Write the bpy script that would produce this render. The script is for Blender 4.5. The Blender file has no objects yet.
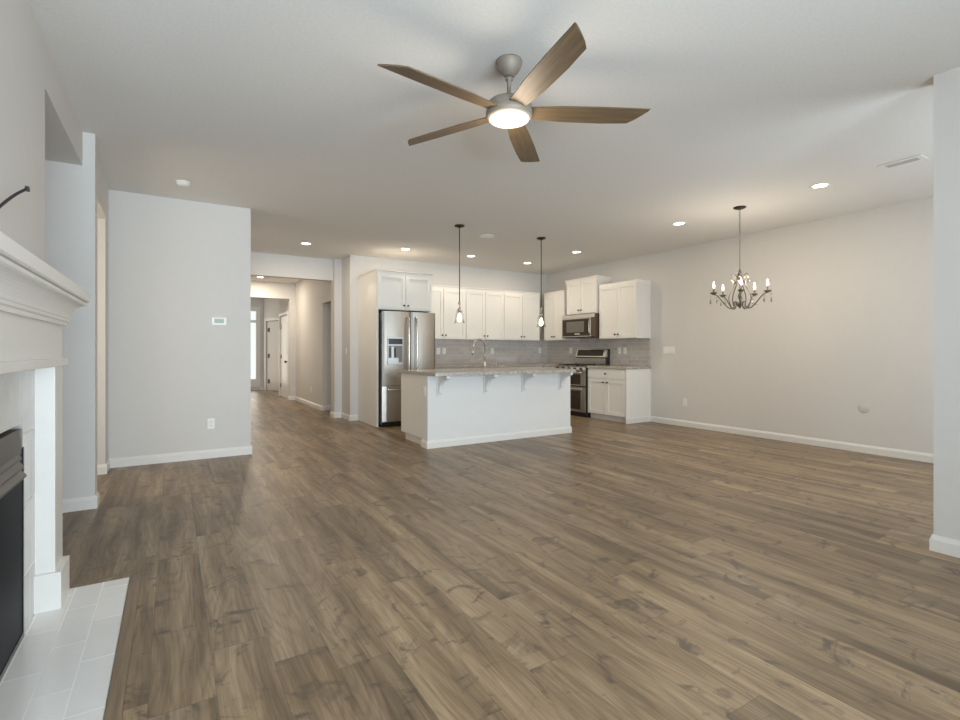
import bpy, bmesh, math, random
from mathutils import Vector, Matrix
random.seed(7)
sc = bpy.context.scene
COL = sc.collection
PI = math.pi
R = math.radians
CE = 2.855            # ceiling height
H = 1.2               # eye height

# ------------------------------------------------------------------ camera
cd = bpy.data.cameras.new('camera')
cam = bpy.data.objects.new('camera', cd)
COL.objects.link(cam)
cam.location = (0, 0, H)
cam.rotation_euler = (R(90), 0, -R(31.633))
cd.sensor_width = 36
cd.lens = 500 / 960 * 36
cd.shift_y = -9 / 960
cd.clip_start = 0.02
sc.camera = cam

# ------------------------------------------------------------------ world, view, daylight
w = bpy.data.worlds.new('world')
sc.world = w
w.use_nodes = True
bg = w.node_tree.nodes['Background']
bg.inputs[0].default_value = (0.95, 0.96, 0.95, 1)
bg.inputs[1].default_value = 1.1
sc.view_settings.view_transform = 'Standard'
sc.view_settings.look = 'None'
sc.view_settings.gamma = 1
sc.view_settings.exposure = -0.04
sc.view_settings.use_curve_mapping = False
sc.cycles.use_denoising = True
sc.cycles.max_bounces = 10
sc.cycles.diffuse_bounces = 7
sc.cycles.sample_clamp_indirect = 6
sc.cycles.caustics_reflective = False
sc.cycles.caustics_refractive = False


def area(name, loc, rot, sx, sy, power, color, parent=None, shape='RECTANGLE', spread=None):
    d = bpy.data.lights.new(name, 'AREA')
    d.shape = shape
    d.size = sx
    d.size_y = sy
    d.energy = power
    d.color = color
    if spread:
        d.spread = spread
    o = bpy.data.objects.new(name, d)
    COL.objects.link(o)
    o.location = loc
    o.rotation_euler = rot
    o.parent = parent
    return o


# daylight through the glass doors behind the camera, the dining nook and the entry
DAY = (0.74, 0.89, 1.0)
area('daylight', (0.6, -2.25, 1.1), (R(99), 0, 0), 3.6, 1.7, 158, DAY, spread=R(114))
area('daylight', (5.1, -0.62, 1.3), (R(108), 0, 0), 1.5, 1.8, 60, DAY)
area('daylight', (1.5, 16.55, 1.3), (R(90), 0, PI), 1.4, 2.2, 22, (1, 0.95, 0.85))
area('daylight', (-1.9, 5.5, 1.6), (0, R(-90), 0), 1.6, 0.9, 18, (1, 0.82, 0.58))  # not daylight: warm room light added in the unseen room on the left
WARM = (1.0, 0.86, 0.68)
P_DOWN, P_FAN, P_PEND, P_CHAND = 7.5, 8.0, 0.8, 3.6


# ------------------------------------------------------------------ material helpers
class NT:
    def __init__(self, name):
        self.m = bpy.data.materials.new(name)
        self.m.use_nodes = True
        self.nt = self.m.node_tree
        self.b = self.nt.nodes['Principled BSDF']
        self.out = self.nt.nodes['Material Output']

    def node(self, t, **kw):
        n = self.nt.nodes.new(t)
        for k, v in kw.items():
            setattr(n, k, v)
        return n

    def link(self, a, b):
        self.nt.links.new(a, b)

    def put(self, sock, v):
        if hasattr(v, 'links') or hasattr(v, 'is_linked'):
            self.link(v, sock)
        else:
            sock.default_value = v

    def math(self, op, a, b=None, c=None):
        n = self.node('ShaderNodeMath', operation=op)
        self.put(n.inputs[0], a)
        if b is not None:
            self.put(n.inputs[1], b)
        if c is not None:
            self.put(n.inputs[2], c)
        return n.outputs[0]

    def xyz(self):
        tc = self.node('ShaderNodeTexCoord')
        s = self.node('ShaderNodeSeparateXYZ')
        self.link(tc.outputs['Object'], s.inputs[0])
        return s.outputs

    def vec(self, x, y, z):
        n = self.node('ShaderNodeCombineXYZ')
        for i, v in enumerate((x, y, z)):
            self.put(n.inputs[i], v)
        return n.outputs[0]

    def noise(self, v, scale=1, detail=4, rough=0.5, dist=0):
        n = self.node('ShaderNodeTexNoise')
        if v is not None:
            self.link(v, n.inputs['Vector'])
        n.inputs['Scale'].default_value = scale
        n.inputs['Detail'].default_value = detail
        n.inputs['Roughness'].default_value = rough
        n.inputs['Distortion'].default_value = dist
        return n.outputs['Fac']

    def ramp(self, f, stops, interp='LINEAR'):
        n = self.node('ShaderNodeValToRGB')
        n.color_ramp.interpolation = interp
        e = n.color_ramp.elements
        while len(e) < len(stops):
            e.new(0.5)
        for el, (p, c) in zip(e, stops):
            el.position = p
            el.color = (*c, 1) if len(c) == 3 else c
        self.link(f, n.inputs[0])
        return n.outputs[0]

    def mix(self, f, a, b, mode='MIX'):
        n = self.node('ShaderNodeMix', data_type='RGBA', blend_type=mode)
        self.put(n.inputs[0], f)
        for s, v in ((n.inputs[6], a), (n.inputs[7], b)):
            if isinstance(v, tuple):
                s.default_value = (*v, 1) if len(v) == 3 else v
            else:
                self.link(v, s)
        return n.outputs[2]

    def bump(self, h, strength=0.2, dist=0.002):
        n = self.node('ShaderNodeBump')
        n.inputs['Strength'].default_value = strength
        n.inputs['Distance'].default_value = dist
        self.link(h, n.inputs['Height'])
        self.link(n.outputs[0], self.b.inputs['Normal'])


def plain(name, c, rough=0.5, metal=0.0, spec=0.5, noise=0.0, nscale=30, bump=0.0):
    """a principled surface with a faint procedural mottling"""
    t = NT(name)
    t.b.inputs['Roughness'].default_value = rough
    t.b.inputs['Metallic'].default_value = metal
    t.b.inputs['Specular IOR Level'].default_value = spec
    tc = t.node('ShaderNodeTexCoord')
    f = t.noise(tc.outputs['Object'], nscale, 3)
    k = max(noise, 0.006)
    lo = tuple(x * (1 - k) for x in c)
    hi = tuple(min(1, x * (1 + k)) for x in c)
    t.link(t.ramp(f, [(0.3, lo), (0.7, hi)]), t.b.inputs['Base Color'])
    if bump:
        t.bump(f, bump, 0.002)
    return t.m


def emit(name, c, s):
    t = NT(name)
    t.b.inputs['Base Color'].default_value = (*c, 1)
    t.b.inputs['Emission Color'].default_value = (*c, 1)
    t.b.inputs['Emission Strength'].default_value = s
    return t.m


def clear_glass(name, tint=(1, 1, 1), gl=0.12):
    t = NT(name)
    tr = t.node('ShaderNodeBsdfTransparent')
    tr.inputs[0].default_value = (*tint, 1)
    g = t.node('ShaderNodeBsdfGlossy')
    g.inputs['Roughness'].default_value = 0.03
    lw = t.node('ShaderNodeLayerWeight')
    lw.inputs[0].default_value = gl
    mx = t.node('ShaderNodeMixShader')
    t.link(lw.outputs['Fresnel'], mx.inputs[0])
    t.link(tr.outputs[0], mx.inputs[1])
    t.link(g.outputs[0], mx.inputs[2])
    t.link(mx.outputs[0], t.out.inputs[0])
    return t.m


def brushed(name, c, rough=0.3, axis='z'):
    t = NT(name)
    x, y, z = t.xyz()
    v = t.vec(t.math('MULTIPLY', x, 1.5 if axis == 'x' else 160), t.math('MULTIPLY', y, 160), t.math('MULTIPLY', z, 1.5 if axis == 'z' else 160))
    f = t.noise(v, 1, 3)
    t.link(t.ramp(f, [(0.3, tuple(k * 0.93 for k in c)), (0.7, tuple(min(1, k * 1.05) for k in c))]), t.b.inputs['Base Color'])
    t.b.inputs['Metallic'].default_value = 1
    t.b.inputs['Roughness'].default_value = rough
    return t.m


def floor_mat():
    t = NT('wood_plank_floor')
    x, y, z = t.xyz()
    px = t.math('DIVIDE', t.math('ADD', x, 0.069), 0.202)
    ix = t.math('FLOOR', px)
    fx = t.math('FRACT', px)
    wn = t.node('ShaderNodeTexWhiteNoise', noise_dimensions='1D')
    t.link(ix, wn.inputs['W'])
    py = t.math('ADD', t.math('DIVIDE', y, 1.45), t.math('MULTIPLY', wn.outputs['Value'], 9.7))
    iy = t.math('FLOOR', py)
    fy = t.math('FRACT', py)
    w2 = t.node('ShaderNodeTexWhiteNoise', noise_dimensions='2D')
    t.link(t.vec(ix, iy, 0), w2.inputs['Vector'])
    rid = w2.outputs['Value']
    rz = t.math('MULTIPLY', rid, 61.0)
    # broad tone drift inside a plank
    warp = t.noise(t.vec(t.math('MULTIPLY', x, 4.0), t.math('MULTIPLY', y, 1.1), rz), 1, 2)
    xw = t.math('ADD', x, t.math('MULTIPLY', warp, 0.09))
    tone = t.noise(t.vec(t.math('MULTIPLY', xw, 9.0), t.math('MULTIPLY', y, 0.7), rz), 1, 4, 0.6)
    grain = t.noise(t.vec(t.math('MULTIPLY', xw, 110.0), t.math('MULTIPLY', y, 4.0), rz), 1, 5, 0.65)
    ring = t.math('SINE', t.math('MULTIPLY', t.noise(t.vec(t.math('MULTIPLY', x, 5.0), t.math('MULTIPLY', y, 0.75), rz), 1, 1), 95.0))
    base = t.ramp(tone, [(0.26, (0.110, 0.074, 0.045)), (0.42, (0.215, 0.152, 0.092)), (0.55, (0.315, 0.228, 0.142)), (0.72, (0.430, 0.326, 0.212))])
    g = t.ramp(grain, [(0.25, (0.50, 0.49, 0.47)), (0.55, (1, 1, 1)), (0.8, (1.22, 1.22, 1.2))])
    c = t.mix(0.8, base, g, 'MULTIPLY')
    rg = t.ramp(t.math('MULTIPLY_ADD', ring, 0.5, 0.5), [(0.0, (0.72, 0.71, 0.69)), (0.4, (1, 1, 1)), (1, (1.06, 1.06, 1.05))])
    c = t.mix(0.5, c, rg, 'MULTIPLY')
    # plank to plank tone
    pt = t.ramp(rid, [(0.0, (0.86, 0.86, 0.86)), (0.5, (1.0, 0.99, 0.97)), (1.0, (1.12, 1.10, 1.06))])
    c = t.mix(1.0, c, pt, 'MULTIPLY')
    # knots and dark checks
    kn = t.noise(t.vec(t.math('MULTIPLY', x, 6.0), t.math('MULTIPLY', y, 6.5), rz), 1, 5, 0.62, 1.2)
    km = t.ramp(kn, [(0.56, (0, 0, 0)), (0.69, (0.85, 0.85, 0.85))])
    c = t.mix(km, c, (0.085, 0.064, 0.050))
    # seams
    ex = t.math('MINIMUM', fx, t.math('SUBTRACT', 1.0, fx))
    ey = t.math('MINIMUM', fy, t.math('SUBTRACT', 1.0, fy))
    sx = t.math('LESS_THAN', ex, 0.0075)
    sy = t.math('LESS_THAN', ey, 0.0011)
    seam = t.math('MAXIMUM', t.math('MULTIPLY', sx, 0.38), t.math('MULTIPLY', sy, 0.55))
    c = t.mix(seam, c, (0.09, 0.07, 0.052))
    t.link(c, t.b.inputs['Base Color'])
    rr = t.math('MULTIPLY_ADD', grain, 0.16, 0.30)
    t.link(rr, t.b.inputs['Roughness'])
    t.b.inputs['Specular IOR Level'].default_value = 0.42
    hgt = t.math('SUBTRACT', t.math('MULTIPLY', grain, 0.5), seam)
    t.bump(hgt, 0.12, 0.002)
    return t.m


def wood(name, dark, light, sx=40, sy=2, rough=0.4, axis='x'):
    t = NT(name)
    x, y, z = t.xyz()
    a, b = (sy, sx) if axis == 'x' else (sx, sy)
    v = t.vec(t.math('MULTIPLY', x, a), t.math('MULTIPLY', y, b), t.math('MULTIPLY', z, sx))
    f = t.noise(v, 1, 5, 0.6)
    t.link(t.ramp(f, [(0.3, dark), (0.7, light)]), t.b.inputs['Base Color'])
    t.b.inputs['Roughness'].default_value = rough
    return t.m


def granite():
    t = NT('speckled_granite')
    tc = t.node('ShaderNodeTexCoord')
    o = tc.outputs['Object']
    f = t.noise(o, 55, 6, 0.75)
    c = t.ramp(f, [(0.30, (0.10, 0.09, 0.08)), (0.43, (0.33, 0.30, 0.27)), (0.55, (0.52, 0.48, 0.42)), (0.70, (0.72, 0.70, 0.66))])
    f2 = t.noise(o, 8, 3)
    c = t.mix(t.ramp(f2, [(0.45, (0, 0, 0)), (0.65, (0.5, 0.5, 0.5))]), c, (0.42, 0.34, 0.25))
    t.link(c, t.b.inputs['Base Color'])
    t.b.inputs['Roughness'].default_value = 0.18
    return t.m


def tile_mat(name, uv, tw, th, c1, c2, grout, gw=0.004, rough=0.15, shift=0.5, off=(0, 0)):
    """running-bond tiles: uv picks the object axes, rows are th tall and tiles tw long"""
    t = NT(name)
    ax = t.xyz()
    u = t.math('ADD', ax['XYZ'.index(uv[0])], off[0])
    v = t.math('ADD', ax['XYZ'.index(uv[1])], off[1])
    pv = t.math('DIVIDE', v, th)
    iv = t.math('FLOOR', pv)
    fv = t.math('FRACT', pv)
    odd = t.math('MODULO', t.math('ABSOLUTE', iv), 2.0)
    pu = t.math('ADD', t.math('DIVIDE', u, tw), t.math('MULTIPLY', odd, shift))
    iu = t.math('FLOOR', pu)
    fu = t.math('FRACT', pu)
    eu = t.math('MULTIPLY', t.math('MINIMUM', fu, t.math('SUBTRACT', 1.0, fu)), tw)
    ev = t.math('MULTIPLY', t.math('MINIMUM', fv, t.math('SUBTRACT', 1.0, fv)), th)
    e = t.math('MINIMUM', eu, ev)
    g = t.math('LESS_THAN', e, gw * 0.5)
    wn = t.node('ShaderNodeTexWhiteNoise', noise_dimensions='2D')
    t.link(t.vec(iu, iv, 0), wn.inputs['Vector'])
    n = t.noise(t.vec(t.math('MULTIPLY', u, 5.0), t.math('MULTIPLY', v, 5.0), t.math('MULTIPLY', wn.outputs['Value'], 30.0)), 1, 4, 0.6, 0.6)
    fac = t.math('ADD', t.math('MULTIPLY', n, 0.7), t.math('MULTIPLY', wn.outputs['Value'], 0.3))
    c = t.ramp(fac, [(0.3, c1), (0.7, c2)])
    c = t.mix(g, c, grout)
    t.link(c, t.b.inputs['Base Color'])
    t.link(t.math('MULTIPLY_ADD', g, 0.5, rough), t.b.inputs['Roughness'])
    t.bump(t.math('SUBTRACT', t.math('MULTIPLY', n, 0.12), g), 0.25, 0.0015)
    return t.m


WALL = plain('greige_wall_paint', (0.69, 0.67, 0.645), 0.62, spec=0.25, noise=0.008, nscale=14)
CEIL = plain('textured_ceiling_paint', (0.78, 0.765, 0.745), 0.8, spec=0.15, noise=0.03, nscale=55, bump=0.25)
TRIM = plain('white_trim_paint', (0.79, 0.77, 0.735), 0.38, noise=0.01, nscale=20)
CAB = plain('white_cabinet_paint', (0.82, 0.80, 0.755), 0.36, noise=0.012, nscale=20)
CABIN = plain('cabinet_carcass_paint', (0.78, 0.765, 0.73), 0.4, noise=0.012, nscale=20)
ISL = plain('white_island_paint', (0.78, 0.775, 0.76), 0.5, noise=0.006, nscale=15)
PLATE = plain('white_plastic', (0.86, 0.85, 0.82), 0.3, noise=0.01)
SLOT = plain('dark_slot', (0.05, 0.05, 0.05), 0.5)
BRONZE = plain('dark_bronze', (0.055, 0.042, 0.034), 0.35, metal=0.8, noise=0.05)
STEEL = brushed('brushed_stainless_steel', (0.42, 0.39, 0.35), 0.36)
STEELH = brushed('brushed_stainless_bar', (0.62, 0.585, 0.53), 0.26, 'x')
NICKEL = plain('brushed_nickel', (0.60, 0.565, 0.52), 0.28, metal=1.0, noise=0.03)
CHROME = plain('polished_chrome', (0.78, 0.77, 0.75), 0.12, metal=1.0)
FANM = plain('fan_nickel_paint', (0.29, 0.25, 0.205), 0.55, metal=0.3, noise=0.03)
BLACK = plain('black_enamel', (0.018, 0.017, 0.016), 0.25, noise=0.05)
DGLASS = plain('dark_oven_glass', (0.045, 0.030, 0.018), 0.12, spec=0.25)
MESH = plain('perforated_screen_grey', (0.16, 0.145, 0.125), 0.4)
GREYP = plain('grey_appliance_side', (0.22, 0.21, 0.20), 0.45)
BRSIDE = plain('brown_appliance_side', (0.11, 0.072, 0.048), 0.4)
BLADE = wood('weathered_blade_wood', (0.095, 0.064, 0.035), (0.190, 0.130, 0.074), 60, 3, 0.5)
FLOOR = floor_mat()
STRIP = wood('wood_edge_strip', (0.15, 0.100, 0.060), (0.29, 0.205, 0.13), 60, 3, 0.4, 'y')
GRAN = granite()
BSPL_B = tile_mat('grey_subway_tile_back', 'XZ', 0.15, 0.075, (0.47, 0.44, 0.42), (0.57, 0.54, 0.515), (0.68, 0.65, 0.62), 0.004, 0.14)
BSPL_R = tile_mat('grey_subway_tile_side', 'YZ', 0.15, 0.075, (0.47, 0.44, 0.42), (0.57, 0.54, 0.515), (0.68, 0.65, 0.62), 0.004, 0.14)
HTILE = tile_mat('glazed_hearth_tile', 'YX', 0.345, 0.111, (0.80, 0.79, 0.77), (0.87, 0.86, 0.84), (0.93, 0.92, 0.90), 0.006, 0.10, 0.5, (-2.26 + 3.45, 0.189 + 1.11))
STILE = tile_mat('marbled_surround_tile', 'YZ', 0.345, 0.30, (0.56, 0.545, 0.52), (0.72, 0.705, 0.68), (0.66, 0.64, 0.61), 0.005, 0.25, 0.5, (0.2, 0.05))
GLASS = clear_glass('clear_glass', (0.97, 0.97, 0.96), 0.04)
PANE = clear_glass('window_glass', (0.97, 0.99, 0.98), 0.1)
CRYS = clear_glass('crystal_glass', (1, 1, 1), 0.75)
LENS = emit('downlight_lens', (1.0, 0.90, 0.72), 9)
FANL = emit('fan_light_glass', (1.0, 0.86, 0.62), 1.35)
BULB = emit('glowing_bulb', (1.0, 0.90, 0.70), 4)
SCREEN = emit('thermostat_display', (0.40, 0.52, 0.46), 0.08)
SLAT = plain('vent_slat_grey', (0.52, 0.51, 0.50), 0.5)
GRILL = plain('vent_shadow_gap', (0.22, 0.21, 0.20), 0.7)
LAWN = plain('porch_concrete', (0.5, 0.48, 0.44), 0.8, noise=0.1, nscale=5)
FIREG = plain('fireplace_dark_glass', (0.020, 0.023, 0.030), 0.45, spec=0.05)
FIREM = plain('fireplace_grey_metal', (0.125, 0.115, 0.105), 0.42, metal=0.35, noise=0.05)
CABLE = plain('black_cable_rubber', (0.02, 0.018, 0.022), 0.45)
GREYDOOR = plain('greige_door_paint', (0.60, 0.57, 0.53), 0.45)
DARKPNL = plain('dispenser_black', (0.03, 0.03, 0.03), 0.2)
SILVER = plain('dispenser_silver', (0.55, 0.55, 0.54), 0.3, metal=0.6)
PATCH = plain('painted_cover_plate', (0.635, 0.605, 0.57), 0.6)


# ------------------------------------------------------------------ geometry helpers
class MB:
    def __init__(self):
        self.bm = bmesh.new()

    def box(self, x0, x1, y0, y1, z0, z1, bev=0.0, mat=None):
        x0, x1 = sorted((x0, x1)); y0, y1 = sorted((y0, y1)); z0, z1 = sorted((z0, z1))
        v = [self.bm.verts.new(p) for p in ((x0, y0, z0), (x1, y0, z0), (x1, y1, z0), (x0, y1, z0), (x0, y0, z1), (x1, y0, z1), (x1, y1, z1), (x0, y1, z1))]
        fs = [self.bm.faces.new([v[i] for i in q]) for q in ((0, 3, 2, 1), (4, 5, 6, 7), (0, 1, 5, 4), (1, 2, 6, 5), (2, 3, 7, 6), (3, 0, 4, 7))]
        if mat is not None:
            bmesh.ops.transform(self.bm, matrix=mat, verts=v)
        if bev:
            es = {e for f in fs for e in f.edges}
            bmesh.ops.bevel(self.bm, geom=list(es), offset=bev, segments=2, affect='EDGES', profile=0.7)
        return self

    def prism(self, pts, d, bev=0.0):
        """closed polygon pts (3D) extruded along vector d"""
        a = [self.bm.verts.new(p) for p in pts]
        b = [self.bm.verts.new(Vector(p) + Vector(d)) for p in pts]
        n = len(a)
        fs = [self.bm.faces.new(a), self.bm.faces.new(b[::-1])]
        for i in range(n):
            fs.append(self.bm.faces.new([a[i], b[i], b[(i + 1) % n], a[(i + 1) % n]]))
        if bev:
            es = set(fs[0].edges) | set(fs[1].edges)
            bmesh.ops.bevel(self.bm, geom=list(es), offset=bev, segments=2, affect='EDGES')
        return self

    def lathe(self, prof, c=(0, 0, 0), seg=24, mat=None, sx=1, sy=1):
        """profile of (r, z) turned about z at c"""
        rings = []
        new = []
        for r, z in prof:
            if r < 1e-5:
                v = self.bm.verts.new((c[0], c[1], c[2] + z))
                rings.append([v])
                new.append(v)
            else:
                ring = [self.bm.verts.new((c[0] + sx * r * math.cos(2 * PI * i / seg), c[1] + sy * r * math.sin(2 * PI * i / seg), c[2] + z)) for i in range(seg)]
                rings.append(ring)
                new += ring
        for p, q in zip(rings, rings[1:]):
            for i in range(seg):
                j = (i + 1) % seg
                if len(p) == 1 and len(q) == 1:
                    continue
                if len(p) == 1:
                    f = self.bm.faces.new([p[0], q[j], q[i]])
                elif len(q) == 1:
                    f = self.bm.faces.new([p[i], p[j], q[0]])
                else:
                    f = self.bm.faces.new([p[i], p[j], q[j], q[i]])
                f.smooth = True
        if mat is not None:
            bmesh.ops.transform(self.bm, matrix=mat, verts=new)
        return self

    def tube(self, pts, r, seg=10, smooth=0):
        pts = [Vector(p) for p in pts]
        for _ in range(smooth):
            q = [pts[0]]
            for a, b in zip(pts, pts[1:]):
                q += [a.lerp(b, 0.25), a.lerp(b, 0.75)]
            q.append(pts[-1])
            pts = q
        rr = r if isinstance(r, (list, tuple)) else [r] * len(pts)
        if len(rr) != len(pts):
            rr = [rr[0] + (rr[-1] - rr[0]) * i / (len(pts) - 1) for i in range(len(pts))]
        rings = []
        up = None
        for i, p in enumerate(pts):
            t = (pts[min(i + 1, len(pts) - 1)] - pts[max(i - 1, 0)]).normalized()
            if up is None:
                up = Vector((0, 0, 1)) if abs(t.z) < 0.9 else Vector((1, 0, 0))
            a = t.cross(up).normalized()
            up = a.cross(t).normalized()
            rings.append([self.bm.verts.new(p + rr[i] * (a * math.cos(2 * PI * k / seg) + up * math.sin(2 * PI * k / seg))) for k in range(seg)])
        for p, q in zip(rings, rings[1:]):
            for k in range(seg):
                f = self.bm.faces.new([p[k], p[(k + 1) % seg], q[(k + 1) % seg], q[k]])
                f.smooth = True
        self.bm.faces.new(rings[0][::-1])
        self.bm.faces.new(rings[-1])
        return self

    def build(self, name, mat, parent=None, loc=None):
        bmesh.ops.recalc_face_normals(self.bm, faces=self.bm.faces)
        me = bpy.data.meshes.new(name)
        if loc is not None:
            bmesh.ops.translate(self.bm, vec=-Vector(loc), verts=self.bm.verts)
        self.bm.to_mesh(me)
        self.bm.free()
        me.materials.append(mat)
        o = bpy.data.objects.new(name, me)
        COL.objects.link(o)
        if loc is not None:
            o.location = loc
        o.parent = parent
        return o


def tag(o, label, cat, group=None):
    o['label'] = label
    o['category'] = cat
    if group:
        o['group'] = group
    return o


def thing(name, label, cat, loc, rz=0.0, group=None):
    o = bpy.data.objects.new(name, None)
    o.empty_display_size = 0.1
    COL.objects.link(o)
    o.location = loc
    o.rotation_euler = (0, 0, rz)
    return tag(o, label, cat, group)


def struct(name, mb, mat, label=None):
    o = mb.build(name, mat)
    o['kind'] = 'structure'
    if label:
        o['label'] = label
    return o


def dup(root, loc, label, rz=None):
    r = root.copy()
    COL.objects.link(r)
    r.location = loc
    if rz is not None:
        r.rotation_euler = (0, 0, rz)
    r['label'] = label
    for ch in list(root.children):
        c = ch.copy()
        COL.objects.link(c)
        c.parent = r
        for g in list(ch.children):
            d = g.copy()
            COL.objects.link(d)
            d.parent = c
    return r


# ------------------------------------------------------------------ the setting
XR = 6.95      # right wall
YB = 8.5      # kitchen back wall
YP = 6.36     # partition wall with the thermostat
YF = 16.6     # entry wall at the end of the hall
struct('floor', MB().box(-2.3, 7.3, -2.4, 17, -0.1, 0), FLOOR)
struct('ceiling', MB().box(-2.3, 7.3, -2.4, 17, CE, CE + 0.12), CEIL)
struct('wall_right', MB().box(XR, XR + 0.12, -0.8, YB + 0.1, 0, CE), WALL)
struct('wall_back', MB().box(2.61, XR + 0.12, YB, 9.1, 0, CE), WALL)
# arch into the hall: header and right jamb
struct('wall_hall_arch', MB().box(0.78, 2.61, 9.1, 9.24, 2.475, CE).box(2.48, 2.61, 9.0, 9.24, 0, 2.475).box(2.48, 2.61, 9.0, 9.1, 2.475, CE), WALL)
struct('wall_hall_right', MB().box(2.58, 3.9, 10.25, 12.8, 0, CE).box(2.58, 2.74, 9.24, 10.25, 2.16, CE).box(3.6, 3.9, 9.1, 10.25, 0, CE).box(2.61, 2.74, 9.1, 9.24, 0, CE), WALL)
struct('wall_hall_inner_arch', MB().box(0.78, 2.58, 12.8, 12.94, 2.47, CE).box(2.44, 2.58, 12.8, 12.94, 0, 2.47), WALL)
struct('wall_hall_far', MB().box(2.45, 2.58, 12.94, 13.06, 0, CE).box(2.45, 2.58, 13.06, 14.14, 2.12, CE).box(2.45, 2.58, 14.14, 14.24, 0, CE).box(2.58, 3.5, 14.14, 14.24, 0, CE), WALL)
struct('wall_hall_left', MB().box(0.64, 0.78, YP + 0.13, YF, 0, CE), WALL)
struct('wall_partition', MB().box(-0.555, 0.78, YP, YP + 0.13, 0, CE), WALL)
# entry wall with the opening of the side light
wx0, wx1 = 1.98, 2.225
struct('wall_front', MB().box(0.6, wx0, YF, YF + 0.14, 0, CE).box(wx1, 3.6, YF, YF + 0.14, 0, CE).box(wx0, wx1, YF, YF + 0.14, 0, 0.31).box(wx0, wx1, YF, YF + 0.14, 2.45, CE), WALL)
# left side: column, opening, stub, niche and chimney breast
struct('wall_left_column', MB().box(-1.6, -0.50, 4.79, 4.93, 0, CE), WALL)
struct('wall_left_stub', MB().box(-2.2, -0.555, 6.08, YP + 0.13, 0, CE), WALL)
struct('wall_left_header', MB().box(-0.68, -0.54, 4.93, 6.08, 2.49, CE), WALL)
struct('wall_left_room', MB().box(-2.3, -2.2, 4.79, 6.5, 0, CE).box(-2.2, -1.6, 4.79, 4.93, 0, CE), WALL)
struct('wall_left_breast', MB().box(-1.42, -0.575, 1.2, 3.477, 0, CE).box(-1.42, -0.575, 3.477, 4.79, 2.60, CE), WALL)
struct('wall_left', MB().box(-1.55, -1.42, -2.4, 4.79, 0, CE), WALL)
# right side of the living room, dining nook end, rear wall
struct('wall_living_right', MB().box(3.90, 4.05, -2.3, 1.13, 0, CE), WALL)
struct('wall_dining', MB().box(4.05, 4.30, -0.8, -0.66, 0, CE).box(5.90, XR, -0.8, -0.66, 0, CE).box(4.30, 5.90, -0.8, -0.66, 2.3, CE), WALL)
struct('wall_rear', MB().box(-1.55, -1.3, -2.4, -2.26, 0, CE).box(2.5, 3.9, -2.4, -2.26, 0, CE).box(-1.3, 2.5, -2.4, -2.26, 2.5, CE).box(-1.3, 2.5, -2.4, -2.26, 0, 0.2), WALL)
for nm, (x0, x1, y, z0, z1, n) in (('window_2', (-1.3, 2.5, -2.2, 0.2, 2.5, 3)), ('window_3', (4.30, 5.90, -0.6, 0.0, 2.3, 2))):
    f = MB()
    f.box(x0, x1, y - 0.06, y, z0, z0 + 0.06).box(x0, x1, y - 0.06, y, z1 - 0.06, z1)
    for i in range(n + 1):
        xx = x0 + (x1 - x0 - 0.06) * i / n
        f.box(xx, xx + 0.06, y - 0.06, y, z0 + 0.06, z1 - 0.06)
    struct(nm, f, TRIM)
# porch slab outside the entry
struct('ground', MB().box(-1, 6, 17.0, 24, -0.2, -0.05), LAWN)


def bb(name, segs):
    """baseboard: runs of (x0, y0, x1, y1, nx, ny) along a wall, (nx, ny) towards the room"""
    m = MB()
    for x0, y0, x1, y1, nx, ny in segs:
        d = 0.015
        h = 0.096
        prof = [(0, 0), (d, 0), (d, h * 0.72), (d * 0.45, h * 0.92), (d * 0.3, h), (0, h)]
        n = Vector((nx, ny, 0))
        m.prism([Vector((x0, y0, 0.0)) + n * a + Vector((0, 0, b)) for a, b in prof], (x1 - x0, y1 - y0, 0))
    return struct(name, m, TRIM)


bb('baseboard_right', [(XR, -0.66, XR, 5.72, -1, 0)])
bb('baseboard_partition', [(-0.555, YP, 0.795, YP, 0, -1), (0.78, YP, 0.78, 9.1, 1, 0)])
bb('baseboard_left_column', [(-1.42, 4.79, -0.485, 4.79, 0, -1), (-0.50, 4.79, -0.50, 4.93, 1, 0)])
bb('baseboard_left_stub', [(-2.2, 6.08, -0.54, 6.08, 0, -1), (-0.555, 6.08, -0.555, 6.345, 1, 0)])
bb('baseboard_living_right', [(3.90, -2.2, 3.90, 1.13, -1, 0), (3.885, 1.13, 4.05, 1.13, 0, 1), (4.05, -0.66, 4.05, 1.13, 1, 0)])
bb('baseboard_back', [(2.595, YB, 2.74, YB, 0, -1), (2.61, YB, 2.61, 8.985, -1, 0), (2.465, 9.0, 2.595, 9.0, 0, -1), (2.48, 9.0, 2.48, 9.24, -1, 0)])
bb('baseboard_hall', [(2.565, 10.25, 3.6, 10.25, 0, -1), (2.58, 10.25, 2.58, 12.785, -1, 0), (2.425, 12.8, 2.565, 12.8, 0, -1), (2.44, 12.8, 2.44, 12.94, -1, 0)])
bb('baseboard_front', [(0.8, YF, 1.9, YF, 0, -1), (2.30, YF, 2.40, YF, 0, -1)])

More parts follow.
